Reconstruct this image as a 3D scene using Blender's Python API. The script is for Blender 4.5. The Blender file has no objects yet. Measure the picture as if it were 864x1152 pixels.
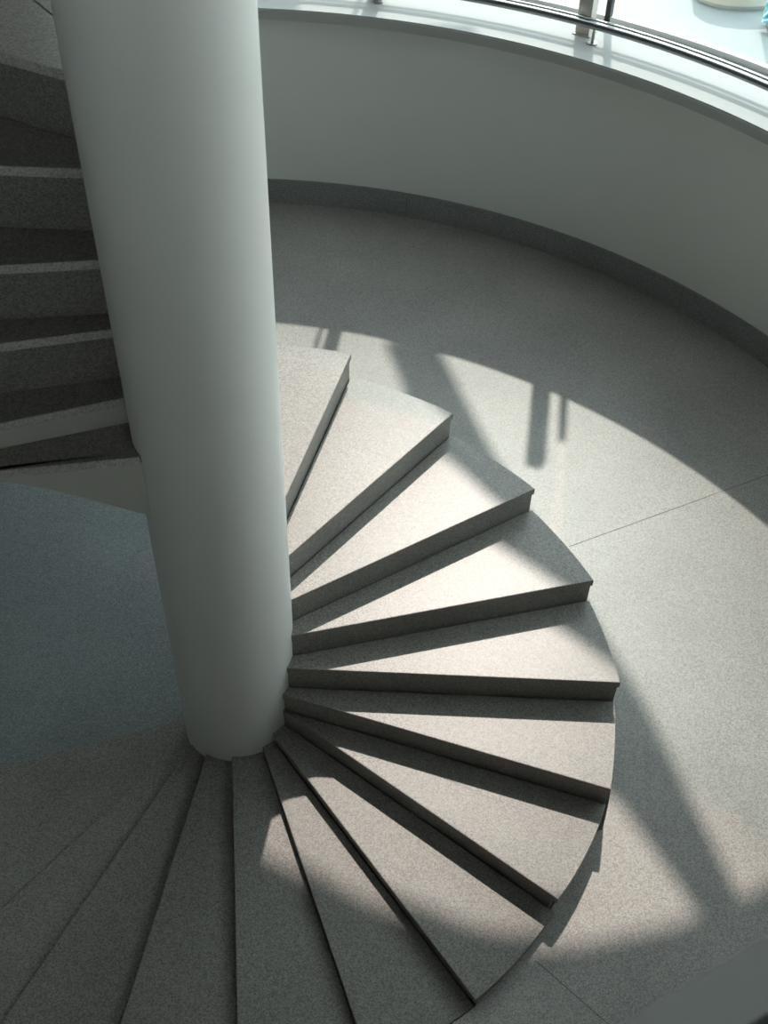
import bpy, bmesh, math, random
from mathutils import Vector, Matrix
random.seed(4)
PI = math.pi
S = bpy.context.scene
C = S.collection

# ------------------------------------------------------------------ materials
def mat(name, base, rough=.5, metal=0, spec=.5):
    m = bpy.data.materials.new(name); m.use_nodes = True
    b = m.node_tree.nodes['Principled BSDF']
    b.inputs['Base Color'].default_value = (*base, 1)
    b.inputs['Roughness'].default_value = rough
    b.inputs['Metallic'].default_value = metal
    b.inputs['Specular IOR Level'].default_value = spec
    return m, m.node_tree, b

def terrazzo(name, dark, mid, light, rough=.42, spec=.5, scale=1.7, bump=.12):
    m, nt, b = mat(name, mid, rough, 0, spec)
    N, L = nt.nodes, nt.links
    tc = N.new('ShaderNodeTexCoord')
    v = N.new('ShaderNodeTexVoronoi'); v.inputs['Scale'].default_value = 130 * scale
    n1 = N.new('ShaderNodeTexNoise'); n1.inputs['Scale'].default_value = 110 * scale; n1.inputs['Detail'].default_value = 8; n1.inputs['Roughness'].default_value = .8
    n2 = N.new('ShaderNodeTexNoise'); n2.inputs['Scale'].default_value = 1.6; n2.inputs['Detail'].default_value = 6
    for t in (v, n1, n2): L.new(tc.outputs['Object'], t.inputs['Vector'])
    sep = N.new('ShaderNodeSeparateColor'); L.new(v.outputs['Color'], sep.inputs['Color'])
    mix = N.new('ShaderNodeMath'); mix.operation = 'MULTIPLY_ADD'; mix.inputs[1].default_value = .45; L.new(sep.outputs['Red'], mix.inputs[0])
    sc = N.new('ShaderNodeMath'); sc.operation = 'MULTIPLY'; sc.inputs[1].default_value = .55; L.new(n1.outputs['Fac'], sc.inputs[0])
    L.new(sc.outputs[0], mix.inputs[2])
    r = N.new('ShaderNodeValToRGB'); e = r.color_ramp.elements
    e[0].position = .18; e[0].color = (*dark, 1); e[1].position = .82; e[1].color = (*light, 1)
    k = r.color_ramp.elements.new(.48); k.color = (*mid, 1)
    L.new(mix.outputs[0], r.inputs['Fac'])
    r2 = N.new('ShaderNodeMapRange'); r2.inputs['From Min'].default_value = .3; r2.inputs['From Max'].default_value = .7
    r2.inputs['To Min'].default_value = .88; r2.inputs['To Max'].default_value = 1.08
    L.new(n2.outputs['Fac'], r2.inputs['Value'])
    vm = N.new('ShaderNodeVectorMath'); vm.operation = 'SCALE'
    L.new(r.outputs['Color'], vm.inputs[0]); L.new(r2.outputs['Result'], vm.inputs['Scale'])
    L.new(vm.outputs[0], b.inputs['Base Color'])
    bp = N.new('ShaderNodeBump'); bp.inputs['Strength'].default_value = bump; bp.inputs['Distance'].default_value = .002
    L.new(n1.outputs['Fac'], bp.inputs['Height']); L.new(bp.outputs[0], b.inputs['Normal'])
    return m

def plaster(name, col, rough=.55, var=.05, spec=.4):
    m, nt, b = mat(name, col, rough, 0, spec)
    N, L = nt.nodes, nt.links
    tc = N.new('ShaderNodeTexCoord')
    n = N.new('ShaderNodeTexNoise'); n.inputs['Scale'].default_value = 2.3; n.inputs['Detail'].default_value = 5
    L.new(tc.outputs['Object'], n.inputs['Vector'])
    r = N.new('ShaderNodeMapRange'); r.inputs['To Min'].default_value = 1 - var; r.inputs['To Max'].default_value = 1 + var
    L.new(n.outputs['Fac'], r.inputs['Value'])
    vm = N.new('ShaderNodeVectorMath'); vm.operation = 'SCALE'; vm.inputs[0].default_value = col
    L.new(r.outputs['Result'], vm.inputs['Scale']); L.new(vm.outputs[0], b.inputs['Base Color'])
    return m

M_FLOOR = terrazzo('floor_terrazzo', (.20, .188, .175), (.385, .36, .335), (.58, .55, .515), rough=.40)
M_TREAD = terrazzo('step_terrazzo', (.115, .108, .10), (.265, .248, .228), (.43, .405, .375), rough=.36)
M_NOSE = terrazzo('step_edge_terrazzo', (.18, .17, .16), (.42, .40, .375), (.64, .61, .57), rough=.5)
M_FLOOR2 = terrazzo('landing_terrazzo', (.12, .13, .133), (.235, .255, .26), (.38, .405, .41), rough=.38)
M_BASE = terrazzo('skirting_stone', (.15, .15, .15), (.27, .27, .265), (.40, .40, .39), rough=.45, scale=1.5)
M_NOSE_LIT = terrazzo('nosing_highlight', (.30, .29, .27), (.55, .53, .50), (.75, .73, .70), rough=.5)  # paler than the treads, standing in for light on their front edges
M_COL = plaster('column_paint', (.85, .845, .815), .38, .02, .5)
M_COPE = plaster('coping_paint', (.93, .94, .93), .4, .01)
M_WALL = plaster('wall_plaster', (.87, .88, .84), .6, .03)
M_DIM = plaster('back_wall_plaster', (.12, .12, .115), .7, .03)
M_SILL = plaster('sill_stone', (.44, .445, .44), .5, .02)
M_FASC = plaster('sill_edge', (.42, .42, .40), .5, .03)
M_SOFF = plaster('soffit_paint', (.60, .585, .55), .55, .03)
M_STEEL = mat('brushed_steel', (.34, .35, .35), .3, 1)[0]
M_POST = mat('satin_steel', (.58, .54, .49), .45, .6)[0]
M_BLACK = mat('black_frame', (.02, .022, .025), .4)[0]
M_WFRAME = mat('white_frame', (.8, .8, .8), .4)[0]
M_BROWN = plaster('brown_floor', (.07, .035, .02), .5, .2)
M_CEIL = plaster('ceiling_paint', (.08, .08, .08), .7, .03)
M_TERR = plaster('terrace_paving', (.38, .40, .405), .7, .08)
M_BEIGE = plaster('beige_stone', (.62, .54, .45), .6, .08)
M_JOINT = mat('joint_filler', (.13, .12, .11), .8)[0]

def glass_mat():
    m = bpy.data.materials.new('window_glass'); m.use_nodes = True
    nt = m.node_tree; N, L = nt.nodes, nt.links
    N.remove(N['Principled BSDF'])
    t = N.new('ShaderNodeBsdfTransparent'); t.inputs[0].default_value = (.93, .975, .97, 1)
    g = N.new('ShaderNodeBsdfGlossy'); g.inputs['Roughness'].default_value = .02
    f = N.new('ShaderNodeLayerWeight')
    pw = N.new('ShaderNodeMath'); pw.operation = 'POWER'; pw.inputs[1].default_value = 4
    ad = N.new('ShaderNodeMath'); ad.operation = 'MULTIPLY_ADD'; ad.inputs[1].default_value = .6; ad.inputs[2].default_value = .03
    L.new(f.outputs['Facing'], pw.inputs[0]); L.new(pw.outputs[0], ad.inputs[0])
    mx = N.new('ShaderNodeMixShader')
    L.new(ad.outputs[0], mx.inputs[0]); L.new(t.outputs[0], mx.inputs[1]); L.new(g.outputs[0], mx.inputs[2])
    L.new(mx.outputs[0], N['Material Output'].inputs[0])
    return m
M_GLASS = glass_mat()

def print_mat():
    # white board printed with teal and blue swirls
    m, nt, b = mat('printed_board', (.8, .85, .88), .5)
    N, L = nt.nodes, nt.links
    tc = N.new('ShaderNodeTexCoord'); n = N.new('ShaderNodeTexNoise'); n.inputs['Scale'].default_value = 7; n.inputs['Distortion'].default_value = 2.5
    L.new(tc.outputs['Object'], n.inputs['Vector'])
    r = N.new('ShaderNodeValToRGB'); e = r.color_ramp.elements; r.color_ramp.interpolation = 'EASE'
    e[0].position = .36; e[0].color = (.05, .22, .38, 1); e[1].position = .62; e[1].color = (.75, .85, .88, 1)
    k = e.new(.47); k.color = (.10, .50, .55, 1)
    L.new(n.outputs['Fac'], r.inputs['Fac']); L.new(r.outputs['Color'], b.inputs['Base Color'])
    return m
M_PRINT = print_mat()

# ------------------------------------------------------------------ helpers
def obj(name, bm, m, parent=None, loc=None, smooth=False):
    me = bpy.data.meshes.new(name)
    bmesh.ops.recalc_face_normals(bm, faces=bm.faces)
    bm.to_mesh(me); bm.free()
    for mm in (m if isinstance(m, (list, tuple)) else [m]): me.materials.append(mm)
    if smooth:
        for p in me.polygons: p.use_smooth = True
        me.set_sharp_from_angle(angle=math.radians(40)) if hasattr(me, 'set_sharp_from_angle') else None
    o = bpy.data.objects.new(name, me); C.objects.link(o)
    if loc: o.location = loc
    if parent:
        o.parent = parent
    return o
def struct(name, bm, m, parent=None, smooth=False):
    o = obj(name, bm, m, parent, smooth=smooth)
    if not parent: o['kind'] = 'structure'
    return o
def thing(name, label, cat, loc=(0, 0, 0), group=None):
    o = bpy.data.objects.new(name, None); C.objects.link(o); o.location = loc
    o['label'] = label; o['category'] = cat
    if group: o['group'] = group
    return o
def prism(bm, pts, z0, z1, bev=0, mi=0):
    """vertical prism over plan polygon pts; z0/z1 numbers or functions of (x,y)"""
    f0 = z0 if callable(z0) else (lambda x, y: z0)
    f1 = z1 if callable(z1) else (lambda x, y: z1)
    lo = [bm.verts.new((x, y, f0(x, y))) for x, y in pts]
    hi = [bm.verts.new((x, y, f1(x, y))) for x, y in pts]
    fs = []
    n = len(pts)
    for i in range(n):
        j = (i + 1) % n
        fs.append(bm.faces.new((lo[i], lo[j], hi[j], hi[i])))
    t = bm.faces.new(hi); b = bm.faces.new(lo[::-1]); fs += [t, b]
    for f in fs: f.material_index = mi
    if bev:
        bmesh.ops.bevel(bm, geom=list(t.edges), offset=bev, segments=2, affect='EDGES', profile=.6)
    return fs
def ring(bm, cx, cy, r0, r1, z0, z1, a0, a1, n=96, mi=0):
    """arc-shaped solid between radii and heights"""
    full = abs(a1 - a0) > 359.9
    A = [math.radians(a0 + (a1 - a0) * i / n) for i in range(n + (0 if full else 1))]
    rows = []
    for a in A:
        c, s = math.cos(a), math.sin(a)
        rows.append([bm.verts.new((cx + r * c, cy + r * s, z)) for r, z in ((r0, z0), (r1, z0), (r1, z1), (r0, z1))])
    m = len(rows)
    for i in range(m if full else m - 1):
        p, q = rows[i], rows[(i + 1) % m]
        for k in range(4):
            l = (k + 1) % 4
            f = bm.faces.new((p[k], p[l], q[l], q[k])); f.material_index = mi
    if not full:
        bm.faces.new(rows[0]); bm.faces.new(rows[-1][::-1])
def tube(bm, path, r, n=12, cap=True):
    rows = []
    for i, p in enumerate(path):
        p = Vector(p)
        d = (Vector(path[min(i + 1, len(path) - 1)]) - Vector(path[max(i - 1, 0)])).normalized()
        u = d.cross(Vector((0, 0, 1)))
        if u.length < .01: u = d.cross(Vector((1, 0, 0)))
        u.normalize(); w = u.cross(d)
        rows.append([bm.verts.new(p + r * (math.cos(2 * PI * k / n) * u + math.sin(2 * PI * k / n) * w)) for k in range(n)])
    for a, b in zip(rows, rows[1:]):
        for k in range(n): bm.faces.new((a[k], a[(k + 1) % n], b[(k + 1) % n], b[k]))
    if cap: bm.faces.new(rows[0][::-1]); bm.faces.new(rows[-1])
def obox(bm, c, ax, w, d, h):
    """upright box; c=(x,y,z of the bottom), ax = plan angle of its width direction"""
    u = Vector((math.cos(ax), math.sin(ax))); v = Vector((-u.y, u.x)); c2 = Vector(c[:2])
    pts = [c2 + u * a * w / 2 + v * b * d / 2 for a, b in ((-1, -1), (1, -1), (1, 1), (-1, 1))]
    prism(bm, [tuple(p) for p in pts], c[2], c[2] + h, bev=min(w, d) * .06)

# ------------------------------------------------------------------ dimensions (metres)
RC = .27                    # column radius
H = .143                    # rise of the lower stair
ZF = -1.0                   # upper hall floor
ZL = -1.25                  # lower floor
WX, WY, RW = -.302, .342, 4.12   # centre and radius of the curved wall
ZS = .515                   # sill top
ZC = 4.4                    # ceiling
SUN_AZ, SUN_EL = 83, 50

# nosing lines of the lower stair: outer corner and a point near the column
ZK = [0, -.143, -.286, -.429, -.572, -.715, -.84, -.95, -1.01, -1.05, -1.09, -1.13, -1.16, -1.19, -1.22]
corner = [(.465, 1.400), (.977, 1.141), (1.370, .779), (1.627, .339), (1.718, -.125), (1.648, -.572), (1.407, -1.007), (1.071, -1.373)]
inner = [(.221, .373), (.251, .176), (.267, .047), (.277, -.035), (.270, -.107), (.244, -.151), (.212, -.140), (.145, -.160)]
def circ_hit(p, d, r, far=True):
    p = Vector(p); d = Vector(d).normalized()
    b = p.dot(d); c = p.dot(p) - r * r
    q = math.sqrt(max(b * b - c, 0))
    return p + d * (-b + (q if far else -q))
edges = []
for (cx, cy), (ix, iy) in zip(corner, inner):
    d = Vector((cx - ix, cy - iy)).normalized()
    i = circ_hit((cx, cy), -d, RC - .003, False)
    edges.append((Vector((cx, cy)), i))
low = [((.099, -.160), (.61, -1.45)), ((-.019, -.20), (.150, -1.46)), ((-.145, -.303), (-.31, -1.46)), ((-.288, -.322), (-.77, -1.42))]
for a, b in low:
    d = (Vector(b) - Vector(a)).normalized()
    edges.append((circ_hit(a, d, 1.735), circ_hit(b, -d, RC - .003, False)))
for ang in (-127, -142, -160):
    a = math.radians(ang); d = Vector((math.cos(a), math.sin(a))); off = Vector((-d.y, d.x)) * -.14
    edges.append((circ_hit(off, d, 1.735), circ_hit(off, d, RC - .003)))
d0 = math.radians(94); rear0 = (Vector((math.cos(d0), math.sin(d0))) * 1.47, Vector((math.cos(d0), math.sin(d0))) * (RC - .003))

def arc_pts(a, b, n, cen=Vector((0, 0)), flat=0):
    """arc about cen from a to b, radius blending between the two ends (b turned anticlockwise from a)"""
    va, vb = a - cen, b - cen
    t0, t1 = math.atan2(va.y, va.x), math.atan2(vb.y, vb.x)
    while t1 < t0 - .3: t1 += 2 * PI
    A_ = [cen + Vector((math.cos(t0 + (t1 - t0) * i / n), math.sin(t0 + (t1 - t0) * i / n))) * (va.length + (vb.length - va.length) * i / n) for i in range(n + 1)]
    return [p.lerp(a.lerp(b, i / n), flat) for i, p in enumerate(A_)]
def step_poly(front, rear, set_front=0, set_out=0):
    fo, fi = front; ro, ri = rear
    d = (fo - fi).normalized(); nrm = Vector((-d.y, d.x))
    if nrm.dot(((ro + ri) / 2) - ((fo + fi) / 2)) < 0: nrm = -nrm
    fo = fo + nrm * set_front - d * set_out; fi = fi + nrm * set_front
    ro = ro - (ro - ri).normalized() * set_out
    fi = fi.normalized() * (RC - .003)
    outer = arc_pts(fo, ro, 8, flat=.45 if fo.y > -.9 else 0)
    innr = arc_pts(fi, ri, 6)
    return outer + innr[::-1]

# ------------------------------------------------------------------ lower staircase
st = thing('spiral_staircase', 'grey terrazzo spiral staircase fanning down around the base of the white column, half in sun', 'staircase', (0, 0, ZL))
T = Vector((0, 0, -ZL))
def up(bm):
    bmesh.ops.translate(bm, verts=bm.verts, vec=T)
for k in range(len(edges)):
    z = ZK[k]
    rear = edges[k - 1] if k else rear0
    # the tread carries on a finger's width under the riser above
    pts = step_poly(edges[k], rear)
    bm = bmesh.new(); prism(bm, [tuple(p) for p in pts], max(z - .035, ZL), z, bev=.004); up(bm)
    obj('tread', bm, M_TREAD, st)
    zb = max(z - H - .11, ZL)
    if zb > z - .04: continue
    pts = step_poly(edges[k], rear, .008, .032 if k in (6, 7) else .006)
    bm = bmesh.new(); prism(bm, [tuple(p) for p in pts], zb, z - .035); up(bm)
    obj('riser', bm, M_TREAD, st)

# ------------------------------------------------------------------ upper flight (climbs the other way, behind the column)
U = [((-.683, -.263), (-.223, -.173)), ((-.66, -.18), (-.275, -.03)), ((-.651, -.052), (-.306, .045)),
     ((-.625, .052), (-.324, .100)), ((-.625, .259), (-.383, .258)), ((-.640, .529), (-.417, .424))]
RU = 1.7; ZU = .75; UZ = [.75, .90, 1.14, 1.38, 1.62, 1.87, 2.11, 2.35]
ue = []
for a, b in U:
    d = (Vector(a) - Vector(b)).normalized()
    o_ = circ_hit(b, d, RU)
    try_i = circ_hit(b, -d, RC - .003, False)
    i_ = Vector(b) - d * .0
    bb = Vector(b); B_ = bb.dot(-d); disc = B_ * B_ - (bb.dot(bb) - (RC - .003) ** 2)
    i_ = bb - d * (-B_ - math.sqrt(disc)) if disc > 0 else bb.normalized() * (RC - .003)
    if i_.length > RC + .01: i_ = bb.normalized() * (RC - .003)
    ue.append((o_, i_))
for ang in (112,):
    a = math.radians(ang); d = Vector((math.cos(a), math.sin(a)))
    ue.append((d * RU, d * (RC - .003)))
us = thing('upper_staircase', 'upper flight of dark terrazzo steps with white soffit, beside the column', 'staircase', (0, 0, ZU))
def up2(bm): bmesh.ops.translate(bm, verts=bm.verts, vec=(0, 0, -ZU))
def upper_poly(fr, re, setf=0):
    fo, fi = fr; ro, ri = re
    d = (fo - fi).normalized(); nrm = Vector((-d.y, d.x))
    if nrm.dot(((ro + ri) / 2) - ((fo + fi) / 2)) < 0: nrm = -nrm
    fo = fo + nrm * setf; fi = fi + nrm * setf
    if setf: fi = fi.normalized() * (RC - .003)
    outer = arc_pts(ro, fo, 8); inn = arc_pts(ri, fi, 6)
    return outer + inn[::-1]
for j in range(len(ue) - 1):
    z = UZ[j]
    fr, re = ue[j], ue[j + 1]
    d = (re[0] - re[1]).normalized(); nrm = Vector((d.y, -d.x))      # rear carries on under the riser above
    re2 = (re[0] + nrm * 0, re[1])
    bm = bmesh.new(); prism(bm, [tuple(p) for p in upper_poly(fr, (re[0] + Vector((-.02, .05)), (re[1] + Vector((0, .04))).normalized() * (RC - .003)))], z - .03, z, bev=.003); up2(bm)
    obj('tread', bm, M_TREAD, us)
    fo_, fi_ = fr; dd = (fo_ - fi_).normalized(); vv = Vector((-dd.y, dd.x))
    if vv.dot((re[0] + re[1]) / 2 - (fo_ + fi_) / 2) < 0: vv = -vv
    bm = bmesh.new(); prism(bm, [tuple(x) for x in (fi_ + dd * .01 - vv * .004, fo_ - vv * .004, fo_ - vv * .0005, fi_ + dd * .01 - vv * .0005)], z - .034, z - .001); up2(bm)
    no = obj('nosing', bm, M_NOSE_LIT, us); no['label'] = 'tread front edge coloured pale for the light it catches'
    def soff(x, y, z=z):
        r = math.hypot(x, y); t = max(0, min(1, (r - RC) / .5))
        return z - .045 - .265 * (1 - t) ** 1.25 - (0 if z < ZU + .1 else .23)
    bm = bmesh.new()
    P2 = upper_poly(fr, (re[0] + Vector((-.01, .03)), re[1]), .004 if j < 1 else .05)
    # refine the straight sides so that the tapering underside is smooth
    Q = []
    for a, b in zip(P2, P2[1:] + P2[:1]):
        nseg = max(1, int((a - b).length / .06))
        for s in range(nseg): Q.append(a.lerp(b, s / nseg))
    prism(bm, [tuple(p) for p in Q], soff, z - .03)
    bmesh.ops.triangulate(bm, faces=[f for f in bm.faces if len(f.verts) > 4])
    up2(bm)
    o = obj('riser', bm, M_SOFF if j < 2 else M_TREAD, us)
    if j < 2: o['label'] = 'white painted riser'

# ------------------------------------------------------------------ column
bm = bmesh.new()
bmesh.ops.create_cone(bm, cap_ends=True, segments=128, radius1=RC, radius2=RC, depth=ZC - ZL)
bmesh.ops.translate(bm, verts=bm.verts, vec=(0, 0, (ZC - ZL) / 2))
co = obj('column', bm, M_COL, loc=(0, 0, ZL), smooth=True)
co['label'] = 'thick round white painted column that both flights of stairs wind around'; co['category'] = 'column'

# ------------------------------------------------------------------ floors
def hole_r(a):
    a = a % 360
    if 90 <= a <= 225:
        t = min((a - 90) / 25, (225 - a) / 25, 1); t = t * t * (3 - 2 * t)
        return 1.762 + 1.3 * t
    return 1.705 if 308.5 < a < 340 else 1.748 if 288 < a < 309 else 1.762
n = 180
bm = bmesh.new(); rows = []
for i in range(n):
    a = 2 * PI * i / n; r = hole_r(math.degrees(a))
    hx, hy = r * math.cos(a), r * math.sin(a)
    # outer edge: under the curved wall
    b = (hx * 0 - WX) * math.cos(a) + (0 - WY) * math.sin(a); cc = WX * WX + WY * WY - (RW + .2) ** 2
    R_ = -b + math.sqrt(b * b - cc)
    ox, oy = R_ * math.cos(a), R_ * math.sin(a)
    rows.append([bm.verts.new(v) for v in ((hx, hy, ZF - .2), (ox, oy, ZF - .2), (ox, oy, ZF), (hx, hy, ZF))])
for i in range(n):
    p, q = rows[i], rows[(i + 1) % n]
    for k in range(4):
        l = (k + 1) % 4; bm.faces.new((p[k], p[l], q[l], q[k]))
fl = struct('floor', bm, M_FLOOR)
def joint(p, q, w=.003):
    p, q = Vector(p), Vector(q); d = (q - p).normalized(); v = Vector((-d.y, d.x)) * w / 2
    bm = bmesh.new(); prism(bm, [tuple(x) for x in (p - v, q - v, q + v, p + v)], ZF - .004, ZF + .0006)
    return obj('floor_joint', bm, M_JOINT, fl)
for ang in (-42, 27.0, 110):
    a = math.radians(ang); d = Vector((math.cos(a), math.sin(a)))
    s = Vector((1.658, 1.065)) if ang == 27.0 else d * 1.78
    e = s + d * 5
    b = (s - Vector((WX, WY))).dot(d); c2 = (s - Vector((WX, WY))).length_squared - 4.09 ** 2
    joint(s, s + d * (-b + math.sqrt(b * b - c2)))
bm = bmesh.new(); ring(bm, 0, 0, .001, 3.4, ZL - .1, ZL, 0, 360, 96)
struct('floor_lower', bm, M_FLOOR2)
bm = bmesh.new(); rows = []
for i in range(n):
    a = 2 * PI * i / n; r = hole_r(math.degrees(a)) + .02
    rows.append([bm.verts.new((q * math.cos(a), q * math.sin(a), z)) for q, z in ((r, ZL), (r + .1, ZL), (r + .1, ZF - .2), (r, ZF - .2))])
for i in range(n):
    p, q = rows[i], rows[(i + 1) % n]
    for k in range(4):
        l = (k + 1) % 4; bm.faces.new((p[k], p[l], q[l], q[k]))
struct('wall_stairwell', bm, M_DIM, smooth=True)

def P0(r, deg):
    a = math.radians(deg); return (WX + r * math.cos(a), WY + r * math.sin(a))
# ------------------------------------------------------------------ curved wall, skirting, sill
A0, A1 = -8, 106          # glazed range of the drum
bm = bmesh.new(); ring(bm, WX, WY, RW, RW + .40, ZF, ZS - .05, A0, A1, 160)
struct('wall_back', bm, M_WALL, smooth=True)
bm = bmesh.new(); ring(bm, WX, WY, RW, RW + .40, ZF - .2, ZC, A1, 228, 120)
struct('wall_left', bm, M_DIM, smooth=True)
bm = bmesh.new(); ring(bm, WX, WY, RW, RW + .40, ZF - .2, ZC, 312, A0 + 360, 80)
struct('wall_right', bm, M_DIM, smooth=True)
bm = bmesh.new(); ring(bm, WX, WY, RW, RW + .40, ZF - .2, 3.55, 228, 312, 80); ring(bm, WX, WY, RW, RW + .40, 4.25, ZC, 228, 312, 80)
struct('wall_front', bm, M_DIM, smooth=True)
bm = bmesh.new()
for z0 in (3.55, 4.21): ring(bm, WX, WY, RW + .18, RW + .22, z0, z0 + .04, 228, 312, 60)
for k in range(5): q = P0(RW + .2, 228.2 + k * 20.9); obox(bm, (q[0], q[1], 3.55), math.radians(228.2 + k * 20.9 + 90), .04, .05, .70)
wf = struct('window_7', bm, M_WFRAME)  # unseen window added to light wall and column from behind the camera
bm = bmesh.new(); ring(bm, WX, WY, RW + .195, RW + .205, 3.59, 4.21, 228, 312, 60)
obj('pane', bm, M_GLASS, wf, smooth=True)
bm = bmesh.new(); ring(bm, WX, WY, RW - .022, RW - .0005, ZF, ZF + .185, A0, 360 + A0 - .1, 320)
bb = struct('baseboard_back', bm, M_BASE, smooth=True)
for ang in range(A0 + 5, A1, 15):
    a = math.radians(ang + 3.2); d = Vector((math.cos(a), math.sin(a)))
    bm = bmesh.new(); c = Vector((WX, WY)) + d * (RW - .0225); v = Vector((-d.y, d.x)) * .0015
    prism(bm, [tuple(x) for x in (c - v - d * .0006, c + v - d * .0006, c + v + d * .002, c - v + d * .002)], ZF + .001, ZF + .1855)
    obj('skirting_joint', bm, M_JOINT, bb)
RS = 3.895
bm = bmesh.new(); ring(bm, WX, WY, RS + .004, RW + .44, ZS - .012, ZS, A0, A1, 160)
struct('trim_1', bm, M_SILL, smooth=True)
bm = bmesh.new(); ring(bm, WX, WY, RS, RW + .44, ZS - .07, ZS - .012, A0, A1, 160)
struct('trim_2', bm, M_FASC, smooth=True)

def P(r, deg, z=0):
    a = math.radians(deg); return Vector((WX + r * math.cos(a), WY + r * math.sin(a), z))
# window ring on the sill
RG = 4.50
w1 = None
panes = [(-8, 11), (11, 30), (30, 59.6), (59.6, 80.6), (80.6, 106)]
for i, (a, b) in enumerate(panes):
    bm = bmesh.new(); ring(bm, WX, WY, RG - .022, RG + .022, ZS, ZS + .035, a + .25, b - .25, 40)
    w = struct('window_%d' % (i + 1), bm, M_WFRAME)
    bm = bmesh.new(); ring(bm, WX, WY, RG - .008, RG + .008, ZS + .035, ZC - .4, a + .3, b - .3, 40)
    obj('pane', bm, M_GLASS, w, smooth=True)
    for s in (a + .12, b - .12):
        bm = bmesh.new(); q = P(RG, s); obox(bm, (q.x, q.y, ZS), math.radians(s + 90), .014, .05, 1.25)
        obj('window_frame', bm, M_BLACK, w)

# steel posts that stand on the sill
post0 = None
for nm, deg, lab in (('steel_post', 59.9 + .35, 'beige satin steel post standing on the white sill beside the black window frame'),
                     ('steel_post', 79.2, 'satin steel post on the sill near the column, its foot just above the picture')):
    q = P(RW + .13, deg, ZS)
    t = thing(nm, lab, 'post', tuple(q), 'posts on the window sill')
    bm = bmesh.new(); obox(bm, (0, 0, .008), math.radians(deg + 90), .09, .09, 1.25); obj('shaft', bm, M_POST, t)
    bm = bmesh.new(); obox(bm, (0, 0, 0), math.radians(deg + 90), .12, .12, .008); obj('base_plate', bm, M_POST, t)
    bm = bmesh.new(); obox(bm, (0, 0, 1.258), math.radians(deg + 90), .098, .098, .01); obj('cap', bm, M_POST, t)

# handrail: two tubes on short brackets
hr = thing('handrail', 'low stainless steel double handrail curving along the window sill on short brackets', 'handrail', tuple(P(RW + .02, 50, ZS)))
O = hr.location.copy()
for rr, rad in ((RW + .0, .023), (RW + .058, .017)):
    bm = bmesh.new(); tube(bm, [P(rr, -18 + i * 1.6, ZS + .115) - O for i in range(81)], rad)
    obj('rail', bm, M_STEEL, hr, smooth=True)
for deg in (-12, 10, 35, 58.8, 78.7, 100):
    q = P(RW + .012, deg, ZS)
    bm = bmesh.new()
    tube(bm, [q + Vector((0, 0, .006)) - O, q + Vector((0, 0, .10)) - O], .009)
    b = obj('bracket', bm, M_STEEL, hr, smooth=True)
    bm = bmesh.new(); tube(bm, [q - O, q + Vector((0, 0, .008)) - O], .032, 20)
    obj('base_disc', bm, M_STEEL, b, smooth=True)

# ------------------------------------------------------------------ roof slab with edge shaped to bound the sun patch, added stripe-shadow panel
edge = [(.40, 4.7), (.42, 4.25), (.50, 3.98), (.68, 3.82), (.90, 3.71), (1.16, 3.56), (1.41, 3.46), (1.65, 3.37), (1.90, 3.36), (2.24, 3.42),
        (2.62, 3.54), (3.0, 3.75), (3.5, 4.15), (3.8, 4.7)]
sm = []
for i in range(len(edge) - 1):      # Catmull-Rom
    p0, p1, p2, p3 = [Vector(edge[max(0, min(len(edge) - 1, i + q))]) for q in (-1, 0, 1, 2)]
    for s in range(6):
        t = s / 6
        sm.append(tuple(.5 * (2 * p1 + (p2 - p0) * t + (2 * p0 - 5 * p1 + 4 * p2 - p3) * t * t + (3 * p1 - p0 - 3 * p2 + p3) * t ** 3)))
sm.append(edge[-1]); sm.sort()
bm = bmesh.new()
for (xa, ya), (xb, yb) in [((-5.5, 8), (.40, 8))] + list(zip(sm, sm[1:])) + [((3.8, 8), (5.5, 8))]:
    if xb - xa > 1e-5: prism(bm, [(xa, -5), (xb, -5), (xb, yb), (xa, ya)], ZC, ZC + .12)
struct('ceiling', bm, M_CEIL)
bm = bmesh.new()
shade_outline = [(1.17, 7.3), (1.30, 6.85), (1.34, 6.2), (1.27, 5.5), (1.30, 5.05), (1.45, 4.85), (1.65, 4.59), (1.95, 4.33), (2.30, 4.02), (2.58, 3.5),
        (2.76, 3.55), (2.62, 4.05), (2.49, 4.52), (2.30, 5.05), (1.82, 6.30), (1.50, 7.3)]  # unseen panel, outline fitted so it casts the diagonal shadow stripe
prism(bm, shade_outline, ZC - .02, ZC); bmesh.ops.triangulate(bm, faces=[f for f in bm.faces if len(f.verts) > 4])
struct('shadow_panel', bm, M_CEIL)

# ------------------------------------------------------------------ gallery the photograph is taken from
gl = [Vector(p) for p in ((-3.15, -2.35), (.30, -2.86), (.62, -2.817), (.902, -2.657), (3.0, -1.443))]  # west leg, out of view, added to keep window light off the lower steps
nr = []
for i in range(len(gl)):
    t = (gl[min(i + 1, len(gl) - 1)] - gl[max(i - 1, 0)]).normalized(); nr.append(Vector((t.y, -t.x)))
O = Vector((.902, -2.657, 1.25))
bm = bmesh.new(); prism(bm, [tuple(p - O.xy) for p in gl] + [tuple(p + v * .05 - O.xy) for p, v in zip(gl, nr)][::-1], 0, 1.12)
pr = thing('parapet', 'white painted parapet crossing the bottom right corner close to the camera', 'parapet', tuple(O))
obj('panel', bm, M_COL, pr)
bm = bmesh.new(); prism(bm, [tuple(p - v * .004 - O.xy) for p, v in zip(gl, nr)] + [tuple(p + v * .054 - O.xy) for p, v in zip(gl, nr)][::-1], 1.12, 1.15, bev=.004)
obj('coping', bm, M_COPE, pr)
h = [p + v * .056 for p, v in zip(gl, nr)]
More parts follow.
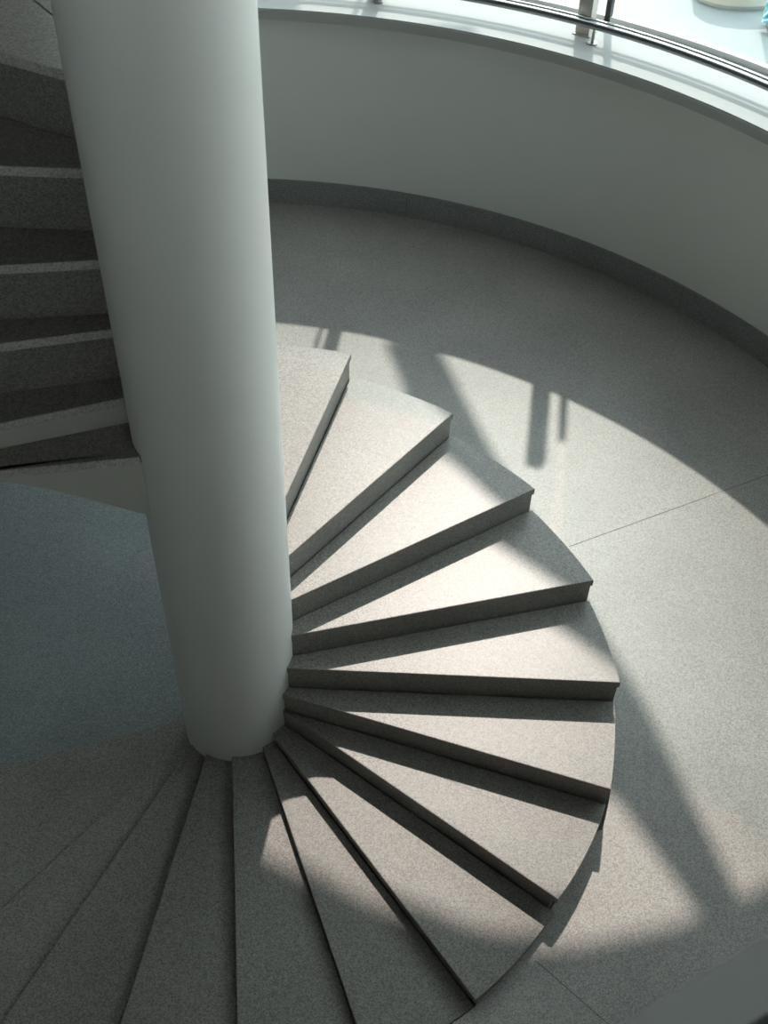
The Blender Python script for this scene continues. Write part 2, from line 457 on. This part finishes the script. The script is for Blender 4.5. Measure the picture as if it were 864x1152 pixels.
t0 = math.atan2(h[0].y - WY, h[0].x - WX); t1 = math.atan2(h[-1].y - WY, h[-1].x - WX)
bm = bmesh.new()
prism(bm, [tuple(p) for p in h[::-1]] + [(WX + 4.1 * math.cos(t0 + (t1 - t0) * i / 24), WY + 4.1 * math.sin(t0 + (t1 - t0) * i / 24)) for i in range(25)], 1.25, 1.40)
bmesh.ops.triangulate(bm, faces=[f for f in bm.faces if len(f.verts) > 4])
struct('floor_gallery', bm, M_BROWN)

# ------------------------------------------------------------------ terrace outside
bm = bmesh.new(); ring(bm, WX, WY, RG + .1, 16, -.25, -.02, -30, 125, 96)
struct('ground', bm, M_TERR)
bn = thing('stone_bench', 'rounded beige stone bench on the bright terrace outside the window', 'bench', (3.26, 6.0, -.02))
bm = bmesh.new()
oval = [(.34 * math.cos(t), .24 * math.sin(t)) for t in [2 * PI * i / 40 for i in range(40)]]
prism(bm, oval, .04, .38, bev=.03); obj('seat', bm, M_BEIGE, bn, smooth=True)
bm = bmesh.new(); prism(bm, [(x * .88, y * .85) for x, y in oval], 0, .04); obj('plinth', bm, M_FASC, bn)
pb = thing('printed_board', 'white board with teal and blue swirls standing on the terrace at the top right corner', 'board', (3.66, 5.40, -.02))
bm = bmesh.new(); obox(bm, (0, 0, .06), math.radians(-8), .66, .03, .75); obj('panel', bm, M_PRINT, pb)
for s in (-.25, .25):
    bm = bmesh.new(); obox(bm, (s, -s * .14, 0), math.radians(-8), .05, .22, .06); obj('foot', bm, M_STEEL, pb)

# ------------------------------------------------------------------ light
w = bpy.data.worlds.new('sky'); S.world = w; w.use_nodes = True
nt = w.node_tree; bg = nt.nodes['Background']
# even hazy sky, a little brighter towards the horizon
tc = nt.nodes.new('ShaderNodeTexCoord'); sp = nt.nodes.new('ShaderNodeSeparateXYZ'); cr = nt.nodes.new('ShaderNodeValToRGB')
nt.links.new(tc.outputs['Generated'], sp.inputs[0]); nt.links.new(sp.outputs['Z'], cr.inputs['Fac'])
cr.color_ramp.elements[0].position = 0; cr.color_ramp.elements[0].color = (1, 1.02, .995, 1)
cr.color_ramp.elements[1].position = .8; cr.color_ramp.elements[1].color = (.77, .89, .93, 1)
nt.links.new(cr.outputs[0], bg.inputs[0]); bg.inputs[1].default_value = 4.0
L = bpy.data.lights.new('sun', 'SUN'); L.energy = 2.9; L.angle = math.radians(.9); L.color = (1, .905, .82)
lo = bpy.data.objects.new('sun', L); C.objects.link(lo)
a, e = math.radians(SUN_AZ), math.radians(SUN_EL)
sd = Vector((math.cos(a) * math.cos(e), math.sin(a) * math.cos(e), math.sin(e)))
lo.rotation_euler = sd.to_track_quat('Z', 'Y').to_euler(); lo.location = sd * 20

# ------------------------------------------------------------------ camera
cd = bpy.data.cameras.new('camera'); cam = bpy.data.objects.new('camera', cd); C.objects.link(cam)
X = Vector((.99945, .02391464, .02297346)); Y = Vector((-.03316158, .72075855, .69239254)); Z = X.cross(Y)
m = Matrix((X, Y, Z)).transposed().to_4x4(); m.translation = Vector((.65402, -3.05675, 3.51309))
cam.matrix_world = m
cd.sensor_fit = 'HORIZONTAL'; cd.sensor_width = 36; cd.lens = 36 * 1273.29 / 864
cd.clip_start = .02; cd.clip_end = 200
cd.dof.use_dof = True; cd.dof.focus_distance = 5.2; cd.dof.aperture_fstop = 5.6
S.camera = cam
S.view_settings.view_transform = 'Standard'; S.view_settings.look = 'None'
S.view_settings.gamma = 1; S.view_settings.use_curve_mapping = False
S.view_settings.exposure = 0.0
